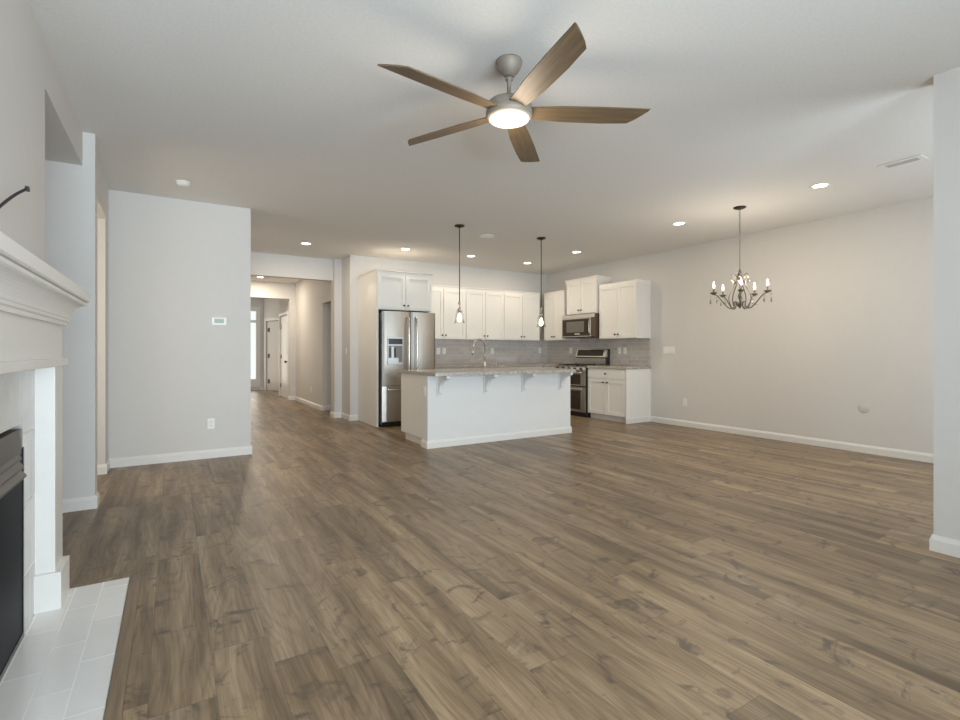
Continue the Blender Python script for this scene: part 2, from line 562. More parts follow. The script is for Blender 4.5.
# ------------------------------------------------------------------ hall doors and side light
d1 = MB().box(2.46, 2.50, 13.10, 14.12, 0.01, 2.10).build('door_1', TRIM)
d1['kind'] = 'structure'
m = MB()
for z0, z1 in ((0.2, 0.95), (1.08, 1.96)):
    m.box(2.452, 2.462, 13.24, 13.26, z0, z1).box(2.452, 2.462, 13.96, 13.98, z0, z1).box(2.452, 2.462, 13.26, 13.96, z0, z0 + 0.02).box(2.452, 2.462, 13.26, 13.96, z1 - 0.02, z1)
m.build('panel_moulding', TRIM, d1)
for z in (0.3, 1.06, 1.82):
    MB().box(2.440, 2.459, 13.98, 14.08, z - 0.055, z + 0.055).build('hinge', BRONZE, d1)
MB().lathe([(0, 0), (0.02, 0.0), (0.012, 0.02), (0.035, 0.045), (0.03, 0.065), (0, 0.07)], seg=14, mat=Matrix.Translation((2.459, 13.2, 0.93)) @ Matrix.Rotation(R(-90), 4, 'Y')).build('door_knob', BRONZE, d1)
MB().box(2.432, 2.449, 12.99, 13.06, 0, 2.19).box(2.432, 2.449, 14.14, 14.21, 0, 2.19).box(2.432, 2.449, 13.06, 14.14, 2.12, 2.19).build('casing', TRIM, d1)

# short wall set at a slant beside the entry, with a grey door in it
A = Vector((2.40, 16.55, 0)); B = Vector((2.86, 15.55, 0))
u = (B - A).normalized()
ang = math.atan2(u.y, u.x)
L = (B - A).length


def slant(name, parts, mat, parent=None):
    mm = MB()
    M = Matrix.Translation(A) @ Matrix.Rotation(ang, 4, 'Z')
    for p in parts:
        mm.box(*p, mat=M)
    o = mm.build(name, mat, parent)
    return o


o = slant('wall_hall_slant', [(0, 0.12, 0, 0.1, 0, CE), (0.12, L - 0.1, 0, 0.1, 2.12, CE), (L - 0.1, L + 0.6, 0, 0.1, 0, CE)], WALL)
o['kind'] = 'structure'
d2 = slant('door_2', [(0.14, L - 0.12, 0.02, 0.06, 0.01, 2.10)], GREYDOOR)
d2['kind'] = 'structure'
slant('casing', [(0.03, 0.12, -0.018, 0, 0, 2.20), (L - 0.1, L - 0.03, -0.018, 0, 0, 2.20), (0.12, L - 0.1, -0.018, 0, 2.12, 2.20)], TRIM, d2)
for z in (0.28, 1.05, 1.84):
    slant('hinge', [(0.20, 0.26, 0.0, 0.018, z - 0.06, z + 0.06)], BRONZE, d2)

w1 = MB()
w1.box(wx0, wx0 + 0.03, YF - 0.01, YF + 0.1, 0.31, 2.45).box(wx1 - 0.03, wx1, YF - 0.01, YF + 0.1, 0.31, 2.45)
for z0, z1 in ((0.31, 0.34), (2.07, 2.14), (2.42, 2.45)):
    w1.box(wx0 + 0.03, wx1 - 0.03, YF - 0.01, YF + 0.1, z0, z1)
w1 = struct('window_1', w1, TRIM)
MB().box(wx0 - 0.08, wx0, YF - 0.02, YF - 0.001, 0.1, 2.55).box(wx1, wx1 + 0.08, YF - 0.02, YF - 0.001, 0.1, 2.55).box(wx0, wx1, YF - 0.02, YF - 0.001, 2.45, 2.55).box(wx0, wx1, YF - 0.02, YF - 0.001, 0.1, 0.31).build('casing', TRIM, w1)
MB().box(wx0 + 0.03, wx1 - 0.03, YF + 0.04, YF + 0.046, 0.34, 2.07).box(wx0 + 0.03, wx1 - 0.03, YF + 0.04, YF + 0.046, 2.14, 2.42).build('pane', PANE, w1)

# ------------------------------------------------------------------ fireplace
HX = -0.190
tag(MB().box(-0.575, HX, 1.3, 3.215, 0.0005, 0.008, 0.002).build('hearth', HTILE, loc=(-0.38, 2.26, 0)), 'glazed pale grey tile hearth set into the floor before the fireplace', 'hearth')
bpy.data.objects['hearth'].data.transform(Matrix.Translation((-0.38, 2.26, 0)))
bpy.data.objects['hearth'].location = (0, 0, 0)
tag(MB().box(HX + 0.001, HX + 0.050, 1.3, 3.215, 0.0005, 0.012, 0.003).build('hearth_edge_strip', STRIP), 'brown wooden edge strip along the tile hearth', 'trim strip')

# tiled field behind the insert, fixed to the breast
TX = -0.531
t = thing('fireplace_surround', 'white mantelpiece with crown shelf, panelled frieze and square legs around the fireplace', 'mantelpiece', (-0.52, 2.35, 0))
def part(mb, name, mat, root):
    o = mb.build(name, mat, root)
    o.matrix_parent_inverse = Matrix.Translation(root.location).inverted()
    return o
part(MB().box(-0.574, TX, 2.78, 3.0, 0.009, 1.13).box(-0.574, TX, 1.7, 1.92, 0.009, 1.13).box(-0.574, TX, 1.92, 2.78, 0.90, 1.13), 'tile_field', STILE, t)
for y0, y1 in ((3.0, 3.185), (1.515, 1.70)):
    lg = part(MB().box(-0.574, -0.46, y0, y1, 0.18, 1.13, 0.002), 'leg', TRIM, t)
    p = part(MB().box(-0.574, -0.436, y0 - 0.02, y1 + 0.02, 0.009, 0.18, 0.003), 'plinth', TRIM, t)
    p.parent = lg
    p.matrix_parent_inverse = Matrix()
part(MB().box(-0.574, -0.462, 1.515, 3.185, 1.165, 1.40), 'frieze', TRIM, t)
part(MB().box(-0.574, -0.440, 1.49, 3.205, 1.13, 1.165, 0.004), 'lower_moulding', TRIM, t)


def mantel_ring(prof):
    """profile (out, z) swept round the front and the two ends of the mantel"""
    mm = MB()
    y0, y1, xw, xf = 1.515, 3.185, -0.574, -0.462
    rows = []
    for o_, z in prof:
        rows.append([mm.bm.verts.new(p) for p in ((xw, y0 - o_, z), (xf + o_, y0 - o_, z), (xf + o_, y1 + o_, z), (xw, y1 + o_, z))])
    for a, b in zip(rows, rows[1:]):
        for i in range(3):
            mm.bm.faces.new([a[i], a[i + 1], b[i + 1], b[i]])
        mm.bm.faces.new([a[3], a[0], b[0], b[3]])
    mm.bm.faces.new(rows[0][::-1])
    mm.bm.faces.new(rows[-1])
    return mm


cr = [(0.004, 1.325), (0.018, 1.325), (0.018, 1.340), (0.026, 1.345), (0.026, 1.356)]
for i in range(9):
    a = i / 8 * PI / 2
    cr.append((0.030 + 0.050 * (1 - math.cos(a)), 1.360 + 0.070 * math.sin(a)))
cr += [(0.086, 1.434), (0.086, 1.446), (0.076, 1.450), (0.004, 1.450)]
part(mantel_ring(cr), 'crown', TRIM, t)
part(mantel_ring([(0.0, 1.4505), (0.092, 1.4505), (0.098, 1.455), (0.098, 1.497), (0.094, 1.502), (0.0, 1.502)]), 'shelf', TRIM, t)

ins = thing('fireplace_insert', 'black metal fireplace insert with dark glass front and grey louvred hood', 'fireplace', (-0.54, 2.35, 0))
part(MB().box(-0.574, -0.526, 1.925, 2.779, 0.0095, 0.03, 0.002).box(-0.574, -0.526, 1.925, 1.94, 0.03, 0.88).box(-0.574, -0.526, 2.766, 2.779, 0.03, 0.80).box(-0.574, -0.526, 1.94, 2.75, 0.80, 0.88), 'frame', BLACK, ins)
part(MB().box(-0.572, -0.529, 1.942, 2.764, 0.032, 0.798), 'glass_panel', FIREG, ins)
part(MB().prism([(-0.525, 1.97, 0.785), (-0.519, 1.97, 0.785), (-0.517, 1.97, 0.815), (-0.523, 1.97, 0.885), (-0.574, 1.97, 0.885), (-0.574, 1.97, 0.880), (-0.525, 1.97, 0.880)], (0, 0.72, 0)), 'hood', FIREM, ins)
for k in range(3):
    z = 0.795 - 0.036 * k
    xo = -0.512 + 0.006 * k
    part(MB().prism([(-0.525, 1.95, z), (-0.525, 1.95, z + 0.006), (xo, 1.95, z - 0.022), (xo, 1.95, z - 0.030)], (0, 0.715 + 0.008 * k, 0)), 'louver', FIREM, ins)

tag(MB().tube([(-0.5745, 2.40, 1.66), (-0.558, 2.47, 1.695), (-0.54, 2.56, 1.765), (-0.52, 2.62, 1.815), (-0.502, 2.685, 1.855)], 0.0055, 8, 2).box(-0.507, -0.494, 2.682, 2.708, 1.850, 1.868, 0.003).build('cable', CABLE), 'loose black cable sticking out of the wall above the mantel', 'cable')

# ------------------------------------------------------------------ wall plates
def plate_thing(name, kind, label, cat, loc, rz, group=None, gangs=1):
    """wall plate in local coordinates facing -y"""
    r = thing(name, label, cat, loc, rz, group)
    wd = 0.074 * gangs if gangs > 1 else 0.072
    MB().box(-wd / 2, wd / 2, -0.006, 0, -0.058, 0.058, 0.002).build('cover_plate', PLATE, r)
    for g in range(gangs):
        cx = (g - (gangs - 1) / 2) * 0.068
        if kind == 'outlet':
            for dz in (-0.02, 0.02):
                f = MB().box(cx - 0.016, cx + 0.016, -0.009, -0.006, dz - 0.014, dz + 0.014, 0.002).build('socket', PLATE, r)
                MB().box(cx - 0.008, cx - 0.005, -0.0095, -0.0088, dz - 0.004, dz + 0.006).box(cx + 0.005, cx + 0.008, -0.0095, -0.0088, dz - 0.004, dz + 0.006).build('slot', SLOT, f)
        else:
            MB().box(cx - 0.016, cx + 0.016, -0.010, -0.006, -0.032, 0.032, 0.002).build('rocker', PLATE, r)
    return r


RW = -PI / 2
plate_thing('outlet', 'outlet', 'white outlet low on the grey partition wall, under the thermostat', 'outlet', (0.373, YP - 0.0005, 0.385), 0)
plate_thing('outlet', 'outlet', 'white outlet low on the right dining wall, past the cabinets', 'outlet', (XR - 0.0005, 5.06, 0.385), RW)
plate_thing('light_switch', 'switch', 'wide white switch plate on the right wall beside the upper cabinets', 'light switch', (XR - 0.0005, 5.36, 1.215), RW, gangs=3)
plate_thing('light_switch', 'switch', 'white switch on the narrow wall between hall opening and refrigerator', 'light switch', (2.6095, 8.72, 1.2), RW)
plate_thing('outlet', 'outlet', 'white outlet low on the hallway right wall', 'outlet', (2.5795, 11.2, 0.36), RW)
BY = YB - 0.0125
plate_thing('outlet', 'outlet', 'white outlet on back tile, first one right of the refrigerator', 'outlet', (4.30, BY, 1.2), 0, 'plates on the backsplash')
plate_thing('light_switch', 'switch', 'white switch on back tile, just right of the outlet by the refrigerator', 'light switch', (4.425, BY, 1.2), 0, 'plates on the backsplash')
plate_thing('outlet', 'outlet', 'white outlet on back tile, between faucet and room corner', 'outlet', (5.52, BY, 1.2), 0, 'plates on the backsplash')
plate_thing('outlet', 'outlet', 'white outlet on back tile, right in the kitchen corner', 'outlet', (6.74, BY, 1.21), 0, 'plates on the backsplash')
BX = XR - 0.0125
plate_thing('outlet', 'outlet', 'white outlet on side tile, just left of the range', 'outlet', (BX, 7.72, 1.21), RW, 'plates on the backsplash')
plate_thing('outlet', 'outlet', 'white outlet on side tile right of the range, left of a pair', 'outlet', (BX, 6.42, 1.205), RW, 'plates on the backsplash')
plate_thing('light_switch', 'switch', 'white switch on side tile right of the range, right of a pair', 'light switch', (BX, 6.29, 1.205), RW, 'plates on the backsplash')

th = thing('thermostat', 'small white thermostat with green display on the grey partition wall', 'thermostat', (0.452, YP - 0.0005, 1.535), 0)
MB().box(-0.075, 0.075, -0.022, 0, -0.045, 0.045, 0.006).build('case', PLATE, th)
MB().box(-0.048, 0.048, -0.0235, -0.0215, -0.022, 0.028).build('display', SCREEN, th)
cp = thing('cover_plate', 'faint round painted cover plate on the empty right dining wall', 'cover plate', (XR - 0.0005, 2.65, 0.525), RW)
MB().lathe([(0, 0.006), (0.05, 0.006), (0.056, 0.003), (0.057, 0)], seg=28, mat=Matrix.Rotation(R(90), 4, 'X')).build('disc', PATCH, cp)

# ------------------------------------------------------------------ backsplash
tag(MB().box(3.76, XR - 0.013, YB - 0.012, YB - 0.0005, 0.9395, 1.412).build('backsplash', BSPL_B), 'grey subway tile backsplash along the back kitchen wall', 'backsplash')
tag(MB().box(XR - 0.012, XR - 0.0005, 5.735, YB - 0.0005, 0.9395, 1.412).build('backsplash', BSPL_R), 'grey subway tile backsplash behind the range on the right wall', 'backsplash')


# ------------------------------------------------------------------ cabinets (local: front at y=0 facing -y, width along +x)
def shaker(x0, x1, z0, z1, y=-0.019, rail=0.058):
    mm = MB()
    mm.box(x0, x0 + rail, y, 0, z0, z1, 0.002).box(x1 - rail, x1, y, 0, z0, z1, 0.002)
    mm.box(x0 + rail, x1 - rail, y, 0, z0, z0 + rail, 0.002).box(x0 + rail, x1 - rail, y, 0, z1 - rail, z1, 0.002)
    mm.box(x0 + rail - 0.001, x1 - rail + 0.001, y + 0.011, -0.001, z0 + rail - 0.001, z1 - rail + 0.001)
    return mm


def knob(x, z, parent, y=-0.019):
    MB().lathe([(0, 0), (0.008, 0), (0.007, 0.012), (0.015, 0.018), (0.016, 0.026), (0.010, 0.032), (0, 0.033)], seg=14,
               mat=Matrix.Translation((x, y, z)) @ Matrix.Rotation(R(90), 4, 'X')).build('knob', BRONZE, parent)


def crown_mb(w, d, z, ends=(True, True), h=0.06, out=0.045):
    mm = MB()
    prof = [(0.002, z - 0.03), (0.010, z - 0.03), (0.012, z - 0.012), (out * 0.55, z + h * 0.35), (out * 0.9, z + h * 0.75), (out, z + h * 0.78), (out, z + h), (0.002, z + h)]
    rows = []
    l = 1 if ends[0] else 0
    r = 1 if ends[1] else 0
    for o_, zz in prof:
        rows.append([mm.bm.verts.new(p) for p in ((-o_ * l, d, zz), (-o_ * l, -o_, zz), (w + o_ * r, -o_, zz), (w + o_ * r, d, zz))])
    for a, b in zip(rows, rows[1:]):
        for i in range(3):
            mm.bm.faces.new([a[i], a[i + 1], b[i + 1], b[i]])
        mm.bm.faces.new([a[3], a[0], b[0], b[3]])
    mm.bm.faces.new(rows[0][::-1])
    mm.bm.faces.new(rows[-1])
    return mm


def upper(label, loc, rz, wd, dp, h, doors=2, crown=None, group='white upper wall cabinets', knob_low=True, cr_h=0.06, ov=0.045):
    r = thing('upper_cabinet', label, 'cabinet', loc, rz, group)
    MB().box(0.001, wd - 0.001, 0, dp, 0, h, 0.001).build('carcass', CABIN, r)
    n = doors
    dw = wd / n
    for i in range(n):
        x0, x1 = i * dw + 0.004, (i + 1) * dw - 0.004
        if n == 2:
            x0 = 0.012 if i == 0 else x0
            x1 = wd - 0.012 if i == 1 else x1
        d = shaker(x0, x1, 0.012, h - 0.02).build('door', CAB, r)
        if n == 2:
            knob(x1 - 0.032 if i == 0 else x0 + 0.032, 0.075, d)
        else:
            knob(x1 - 0.032, 0.075, d)
    if crown is not None:
        crown_mb(wd, dp, h, crown, cr_h, ov).build('crown_moulding', CAB, r)
    return r


UF = 8.17    # front plane of back run
upper('white double-door upper cabinet on back wall, next to the refrigerator', (3.775, 8.19, 1.415), 0, 0.95, 0.305, 0.945, 2, (False, False), cr_h=0.045, ov=0.03)
upper('white double-door upper cabinet on back wall, middle one behind faucet', (4.727, 8.19, 1.415), 0, 0.865, 0.305, 0.945, 2, (False, False), cr_h=0.045, ov=0.03)
upper('white double-door upper cabinet on back wall, in the corner behind the right pendant', (5.594, 8.19, 1.415), 0, 0.90, 0.305, 0.945, 2, (False, False), cr_h=0.045, ov=0.03)
XF = 6.61
upper('narrow white upper cabinet on right wall, left of the microwave', (XF, 8.17, 1.415), RW, 0.64, 0.335, 0.945, 2, (False, False), cr_h=0.045, ov=0.03)
upper('short raised white cabinet directly above the microwave', (XF - 0.035, 7.435, 1.895), RW, 0.80, 0.37, 0.635, 2, (True, True), cr_h=0.045, ov=0.026)
upper('white double-door upper cabinet right of the microwave, over the end counter', (XF, 6.59, 1.415), RW, 0.865, 0.335, 0.955, 2, (False, False), cr_h=0.03, ov=0.012)
fc = upper('wide white cabinet above the refrigerator with tall end panels down its sides', (2.775, 7.62, 1.865), 0, 0.962, 0.86, 0.60, 2, (True, True), cr_h=0.03, ov=0.03)
# tall side panels of the refrigerator bay
MB().box(-0.030, -0.0005, -0.06, 0.879, -1.8645, 0.5695, 0.001).build('end_panel', CAB, fc)
MB().box(0.9625, 0.981, 0.13, 0.879, -1.8645, 0.5695, 0.001).build('end_panel', CAB, fc)


def base_cab(label, loc, rz, wd, dp=0.62, drawer=True, doors=2):
    r = thing('base_cabinet', label, 'cabinet', loc, rz, 'white base cabinets')
    MB().box(0.001, wd - 0.001, 0, dp, 0.095, 0.896, 0.001).build('carcass', CABIN, r)
    MB().box(0.001, wd - 0.001, 0.06, dp, 0.0005, 0.095).build('toe_kick', TRIM, r)
    dw = wd / doors
    for i in range(doors):
        x0, x1 = i * dw + 0.004, (i + 1) * dw - 0.004
        if i == 0: x0 = 0.012
        if i == doors - 1: x1 = wd - 0.02
        d = shaker(x0, x1, 0.105, 0.71).build('door', CAB, r)
        knob(x1 - 0.04 if i == 0 else x0 + 0.04, 0.66, d)
    d = MB().box(0.012, wd - 0.02, -0.019, 0, 0.725, 0.885, 0.003).build('drawer', CAB, r)
    knob(wd / 2, 0.81, d)
    return r


bc = base_cab('white base cabinet with one drawer and two doors, right of the range', (6.37, 6.635, 0), RW, 0.895, 0.579)
MB().box(0.890, 0.907, -0.02, 0.579, 0.0005, 0.896, 0.001).build('end_panel', CAB, bc)
MB().box(0.907, 0.919, 0.0, 0.579, 0.0005, 0.088, 0.002).build('base_moulding', TRIM, bc)
base_cab('white base cabinet in the corner left of the range', (6.37, 7.90, 0), RW, 0.405, 0.579, doors=1)
base_cab('white base cabinet on back wall behind the island, next to the refrigerator', (3.765, 7.90, 0), 0, 1.28, 0.59)
base_cab('white base cabinet on back wall behind the island, next to the corner', (5.05, 7.90, 0), 0, 1.30, 0.59)

tag(MB().box(6.335, XR - 0.0005, 5.715, 6.637, 0.8985, 0.9385, 0.004).build('countertop', GRAN), 'short granite countertop on the end cabinet right of the range', 'countertop')
tag(MB().prism([(3.762, 7.865, 0.8985), (6.335, 7.865, 0.8985), (6.335, 7.492, 0.8985), (XR - 0.0005, 7.492, 0.8985), (XR - 0.0005, YB - 0.0005, 0.8985), (3.762, YB - 0.0005, 0.8985)], (0, 0, 0.04), 0.004).build('countertop', GRAN), 'long corner granite countertop under the backsplash', 'countertop')

# ------------------------------------------------------------------ refrigerator (front faces -y)
FX0, FX1, FY = 2.805, 3.735, 7.52
fr = thing('refrigerator', 'stainless french-door refrigerator with dispenser and bottom freezer', 'refrigerator', ((FX0 + FX1) / 2, FY, 0))
part(MB().box(FX0 + 0.005, FX1 - 0.005, FY + 0.012, 8.30, 0.03, 1.80, 0.006), 'body', GREYP, fr)
part(MB().box(FX0 + 0.02, FX1 - 0.02, FY - 0.02, 8.25, 0.0005, 0.0295).box(FX0 + 0.01, FX1 - 0.01, FY - 0.035, FY + 0.011, 0.03, 0.075), 'toe_grille', BLACK, fr)
XM = 3.29


def curved_door(x0, x1, z0, z1, bow=0.022, y=FY + 0.01, t=0.055, left=None):
    mm = MB()
    n = 14
    fr_, bk = [], []
    for i in range(n + 1):
        s = i / n
        x = x0 + (x1 - x0) * s
        b = bow * (1 - (2 * s - 1) ** 2) + 0.012 * min(1, min(s, 1 - s) * 14) ** 0.5
        fr_.append((x, y - t - b + 0.012))
    pts = [(x, yy, z0) for x, yy in fr_] + [(x1, y, z0), (x0, y, z0)]
    mm.prism(pts, (0, 0, z1 - z0), 0.003)
    return mm


SMOOTH = []
dl = part(curved_door(FX0, XM - 0.003, 0.655, 1.83), 'left_door', STEEL, fr)
dr = part(curved_door(XM + 0.003, FX1, 0.655, 1.83), 'right_door', STEEL, fr)
fz = part(curved_door(FX0, FX1, 0.085, 0.645, 0.026), 'freezer_drawer', STEEL, fr)


def sub(mb, name, mat, parent, root):
    return mb.build(name, mat, parent)


def bar_handle(pts, r=0.011):
    return MB().tube(pts, r, 12, 2)


yh = FY - 0.115
for d, x in ((dl, XM - 0.065), (dr, XM + 0.075)):
    sub(bar_handle([(x, FY - 0.055, 1.74), (x, yh, 1.72), (x, yh - 0.01, 1.5), (x, yh - 0.012, 1.25), (x, yh - 0.01, 1.0), (x, yh, 0.78), (x, FY - 0.055, 0.76)], 0.016), 'handle', STEELH, d, fr)
sub(bar_handle([(FX0 + 0.08, FY - 0.05, 0.59), (FX0 + 0.09, yh, 0.59), (FX0 + 0.25, yh - 0.015, 0.59), (3.245, yh - 0.018, 0.59), (FX1 - 0.25, yh - 0.015, 0.59), (FX1 - 0.09, yh, 0.59), (FX1 - 0.08, FY - 0.05, 0.59)], 0.013), 'handle', STEELH, fz, fr)
yd = FY - 0.055
dp_ = sub(MB().box(2.885, 3.135, yd - 0.028, yd - 0.004, 0.99, 1.42, 0.004), 'dispenser', SILVER, dl, fr)
for nm, bx, mt in (('control_panel', (2.892, 3.128, yd - 0.031, yd - 0.0275, 1.305, 1.395), DARKPNL), ('dispenser_recess', (2.892, 3.128, yd - 0.0295, yd - 0.0275, 1.02, 1.285), GREYP)):
    o = MB().box(*bx).build(nm, mt, dl)
for xx in (2.905, 2.985):
    o = MB().box(xx, xx + 0.032, yd - 0.036, yd - 0.029, 1.10, 1.25, 0.002).build('paddle', DARKPNL, dl)
o = MB().box(2.89, 3.06, yd - 0.033, yd - 0.0296, 1.015, 1.09).box(2.942, 2.98, yd - 0.033, yd - 0.0296, 1.09, 1.27).build('drip_tray', SILVER, dl)

# ------------------------------------------------------------------ range (local: front y=0 facing -y, x to the right)
W = 0.832
rg = thing('range', 'stainless double-oven gas range with black sides and knobs', 'range', (6.335, 7.480, 0), RW)
MB().box(0.0, W, 0.0, 0.60, 0.05, 0.905, 0.003).build('body', BLACK, rg)
MB().box(0.02, W - 0.02, 0.03, 0.56, 0.0005, 0.05).build('kick_plate', BLACK, rg)
MB().box(0.0, W, -0.03, 0.585, 0.9055, 0.922, 0.003).build('cooktop', STEEL, rg)
cpn = MB().prism([(0.0, -0.001, 0.845), (0.0, -0.045, 0.852), (0.0, -0.028, 0.905), (0.0, -0.001, 0.905)], (W, 0, 0)).build('control_strip', STEELH, rg)
for i in range(5):
    MB().lathe([(0, 0), (0.022, 0), (0.020, 0.022), (0.016, 0.026), (0, 0.026)], seg=16,
               mat=Matrix.Translation((0.10 + i * (W - 0.2) / 4, -0.037, 0.878)) @ Matrix.Rotation(R(72), 4, 'X')).build('knob', BLACK, cpn)
g = MB()
for i in range(3):
    x0 = 0.03 + i * 0.26
    g.box(x0, x0 + 0.250, 0.05, 0.062, 0.938, 0.950).box(x0, x0 + 0.250, 0.47, 0.482, 0.938, 0.950)
    for k in range(4):
        g.box(x0 + k * 0.079, x0 + k * 0.079 + 0.012, 0.062, 0.47, 0.938, 0.950)
    for xx in (x0, x0 + 0.238):
        g.box(xx, xx + 0.012, 0.05, 0.062, 0.9225, 0.938).box(xx, xx + 0.012, 0.47, 0.482, 0.9225, 0.938)
g.build('burner_grate', BLACK, rg)
bk = MB().box(0.0, W, 0.50, 0.595, 0.9225, 1.065).box(0.0, W, 0.51, 0.60, 1.065, 1.085).box(0.012, W, 0.555, 0.60, 1.085, 1.235).build('backguard', BLACK, rg)
MB().prism([(0.0, 0.493, 1.085), (0.0, 0.543, 1.24), (0.0, 0.555, 1.24), (0.0, 0.555, 1.085)], (W - 0.012, 0, 0), 0.002).build('backguard_face', STEELH, bk)
MB().prism([(0.05, 0.4955, 1.108), (0.05, 0.5325, 1.222), (0.05, 0.538, 1.222), (0.05, 0.502, 1.108)], (W - 0.14, 0, 0)).build('display', DGLASS, bk)
MB().box(0.0, W - 0.012, 0.492, 0.4995, 0.95, 1.062, 0.001).build('backguard_lower', STEELH, bk)
for nm, z0, z1, w0, w1 in (('upper_oven_door', 0.565, 0.84, 0.59, 0.775), ('lower_oven_door', 0.09, 0.545, 0.135, 0.475)):
    d = MB().box(0.004, W - 0.004, -0.03, -0.001, z0, z1, 0.004).build(nm, STEEL, rg)
    MB().box(0.09, W - 0.115, -0.0325, -0.0295, w0, w1, 0.001).build('oven_window', DGLASS, d)
    zh = z1 - 0.035
    MB().tube([(0.05, -0.031, zh), (0.05, -0.075, zh), (0.06, -0.078, zh), (W - 0.06, -0.078, zh), (W - 0.05, -0.075, zh), (W - 0.05, -0.031, zh)], 0.011, 10).build('handle', STEELH, d)

# ------------------------------------------------------------------ microwave
W = 0.862
mw = thing('microwave', 'stainless over-the-range microwave with dark door window', 'microwave', (6.53, 7.488, 1.447), RW)
MB().box(0.0, W, 0.0, 0.405, 0.0, 0.436, 0.004).build('body', BRSIDE, mw)
MB().box(0.0, W, -0.03, -0.001, 0.37, 0.436, 0.004).build('top_grille', STEELH, mw)
dm = MB().box(0.0, W - 0.07, -0.03, -0.001, 0.02, 0.368, 0.004).build('door', STEELH, mw)
MB().box(0.012, W - 0.10, -0.033, -0.0295, 0.035, 0.355, 0.001).build('door_glass', DGLASS, dm)
MB().box(0.13, W - 0.25, -0.0345, -0.0325, 0.105, 0.31).build('screen_mesh', MESH, dm)
MB().box(0.36, 0.50, -0.036, -0.0325, 0.062, 0.085).build('badge', STEELH, dm)
MB().tube([(W - 0.085, -0.031, 0.06), (W - 0.085, -0.062, 0.07), (W - 0.085, -0.066, 0.20), (W - 0.085, -0.062, 0.33), (W - 0.085, -0.031, 0.34)], 0.010, 10, 1).build('handle', STEELH, dm)
MB().box(W - 0.068, W, -0.03, -0.001, 0.02, 0.368, 0.003).build('control_column', BRSIDE, mw)
MB().box(0.0, W, -0.028, -0.001, 0.0, 0.018).build('bottom_lip', BLACK, mw)

# ------------------------------------------------------------------ island
IX0, IX1, IY0, IY1 = 2.67, 4.985, 5.56, 6.42
isl = thing('kitchen_island', 'white kitchen island with brackets under its overhanging top', 'kitchen island', (3.85, 5.9, 0))
part(MB().box(IX0, IX1, IY0, 5.72, 0.0005, 0.8985), 'front_panel', ISL, isl)
part(MB().box(IX0 + 0.012, IX1 - 0.012, 5.721, IY1, 0.10, 0.8985, 0.001), 'carcass', CAB, isl)
part(MB().box(IX0 + 0.045, IX1 - 0.045, 5.721, IY1 - 0.07, 0.0005, 0.0995), 'toe_kick', TRIM, isl)
m = MB()
prof = [(0, 0), (0.015, 0), (0.015, 0.068), (0.007, 0.088), (0.0045, 0.094), (0, 0.094)]
m.prism([(IX0 - 0.015, IY0 - a, b + 0.0005) for a, b in prof], (IX1 - IX0 + 0.03, 0, 0))
m.prism([(IX0 - a, IY0, b + 0.0005) for a, b in prof], (0, 0.16, 0))
m.prism([(IX1 + a, IY0, b + 0.0005) for a, b in prof], (0, 0.16, 0))
part(m, 'base_moulding', TRIM, isl)


def corbel(x):
    y = IY0 - 0.0005
    mm = MB()
    pts = [(y, 0.8975), (y - 0.25, 0.8975), (y - 0.25, 0.87), (y - 0.235, 0.86)]
    for i in range(9):
        a = i / 8 * PI / 2
        pts.append((y - 0.22 + 0.17 * math.sin(a), 0.855 - 0.15 * (1 - math.cos(a))))
    pts += [(y - 0.05, 0.69), (y - 0.045, 0.67), (y - 0.02, 0.66), (y, 0.66)]
    mm.prism([(x - 0.022, a, b) for a, b in pts], (0.044, 0, 0), 0.003)
    mm.box(x - 0.032, x + 0.032, y - 0.018, y, 0.635, 0.8975, 0.003)
    return mm


for x in (2.825, 3.51, 4.125, 4.79):
    part(corbel(x), 'bracket', ISL, isl)
ct = [(2.645, 5.30), (4.77, 5.30), (4.82, 5.305), (4.89, 5.335), (4.955, 5.41), (4.995, 5.50), (5.01, 5.58), (5.01, 6.46), (2.645, 6.46)]
tag(MB().prism([(x, y, 0.899) for x, y in ct], (0, 0, 0.041), 0.004).build('island_countertop', GRAN), 'speckled granite top of the kitchen island', 'countertop')
r = plate_thing('outlet', 'outlet', 'white outlet on the end of the kitchen island, under its granite top', 'outlet', (IX0 - 0.0005, 5.64, 0.70), RW)

fa = thing('faucet', 'tall gooseneck pull-down faucet on the island top', 'faucet', (4.0, 6.36, 0.9405))
MB().lathe([(0, 0), (0.03, 0), (0.03, 0.008), (0.022, 0.014), (0.018, 0.06), (0.018, 0.10), (0.014, 0.115), (0, 0.12)], seg=20).build('base', NICKEL, fa)
pts = [(0, 0, 0.10), (0, 0, 0.34)]
for i in range(13):
    a = i / 12 * PI
    pts.append((-0.10 + 0.10 * math.cos(a), -0.015 * i / 12, 0.34 + 0.095 * math.sin(a)))
pts.append((-0.207, -0.016, 0.29))
MB().tube(pts, 0.0135, 12).build('spout', NICKEL, fa)
MB().tube([(-0.206, -0.016, 0.295), (-0.212, -0.016, 0.25), (-0.220, -0.016, 0.20)], [0.014, 0.0155, 0.018], 12).build('spray_head', NICKEL, fa)
MB().tube([(-0.015, 0, 0.075), (-0.05, -0.005, 0.08), (-0.065, -0.008, 0.095), (-0.085, -0.012, 0.135)], 0.007, 8, 1).build('lever', NICKEL, fa)
so = thing('soap_dispenser', 'short metal soap dispenser on the island top right of the faucet', 'soap dispenser', (4.215, 6.36, 0.9405))
MB().lathe([(0, 0), (0.022, 0), (0.022, 0.006), (0.013, 0.012), (0.013, 0.06), (0.009, 0.066), (0.009, 0.082), (0, 0.083)], seg=16).build('body', CHROME, so)
MB().tube([(0, 0, 0.086), (-0.03, -0.005, 0.09), (-0.05, -0.008, 0.078)], 0.006, 8, 1).build('spout', CHROME, so)

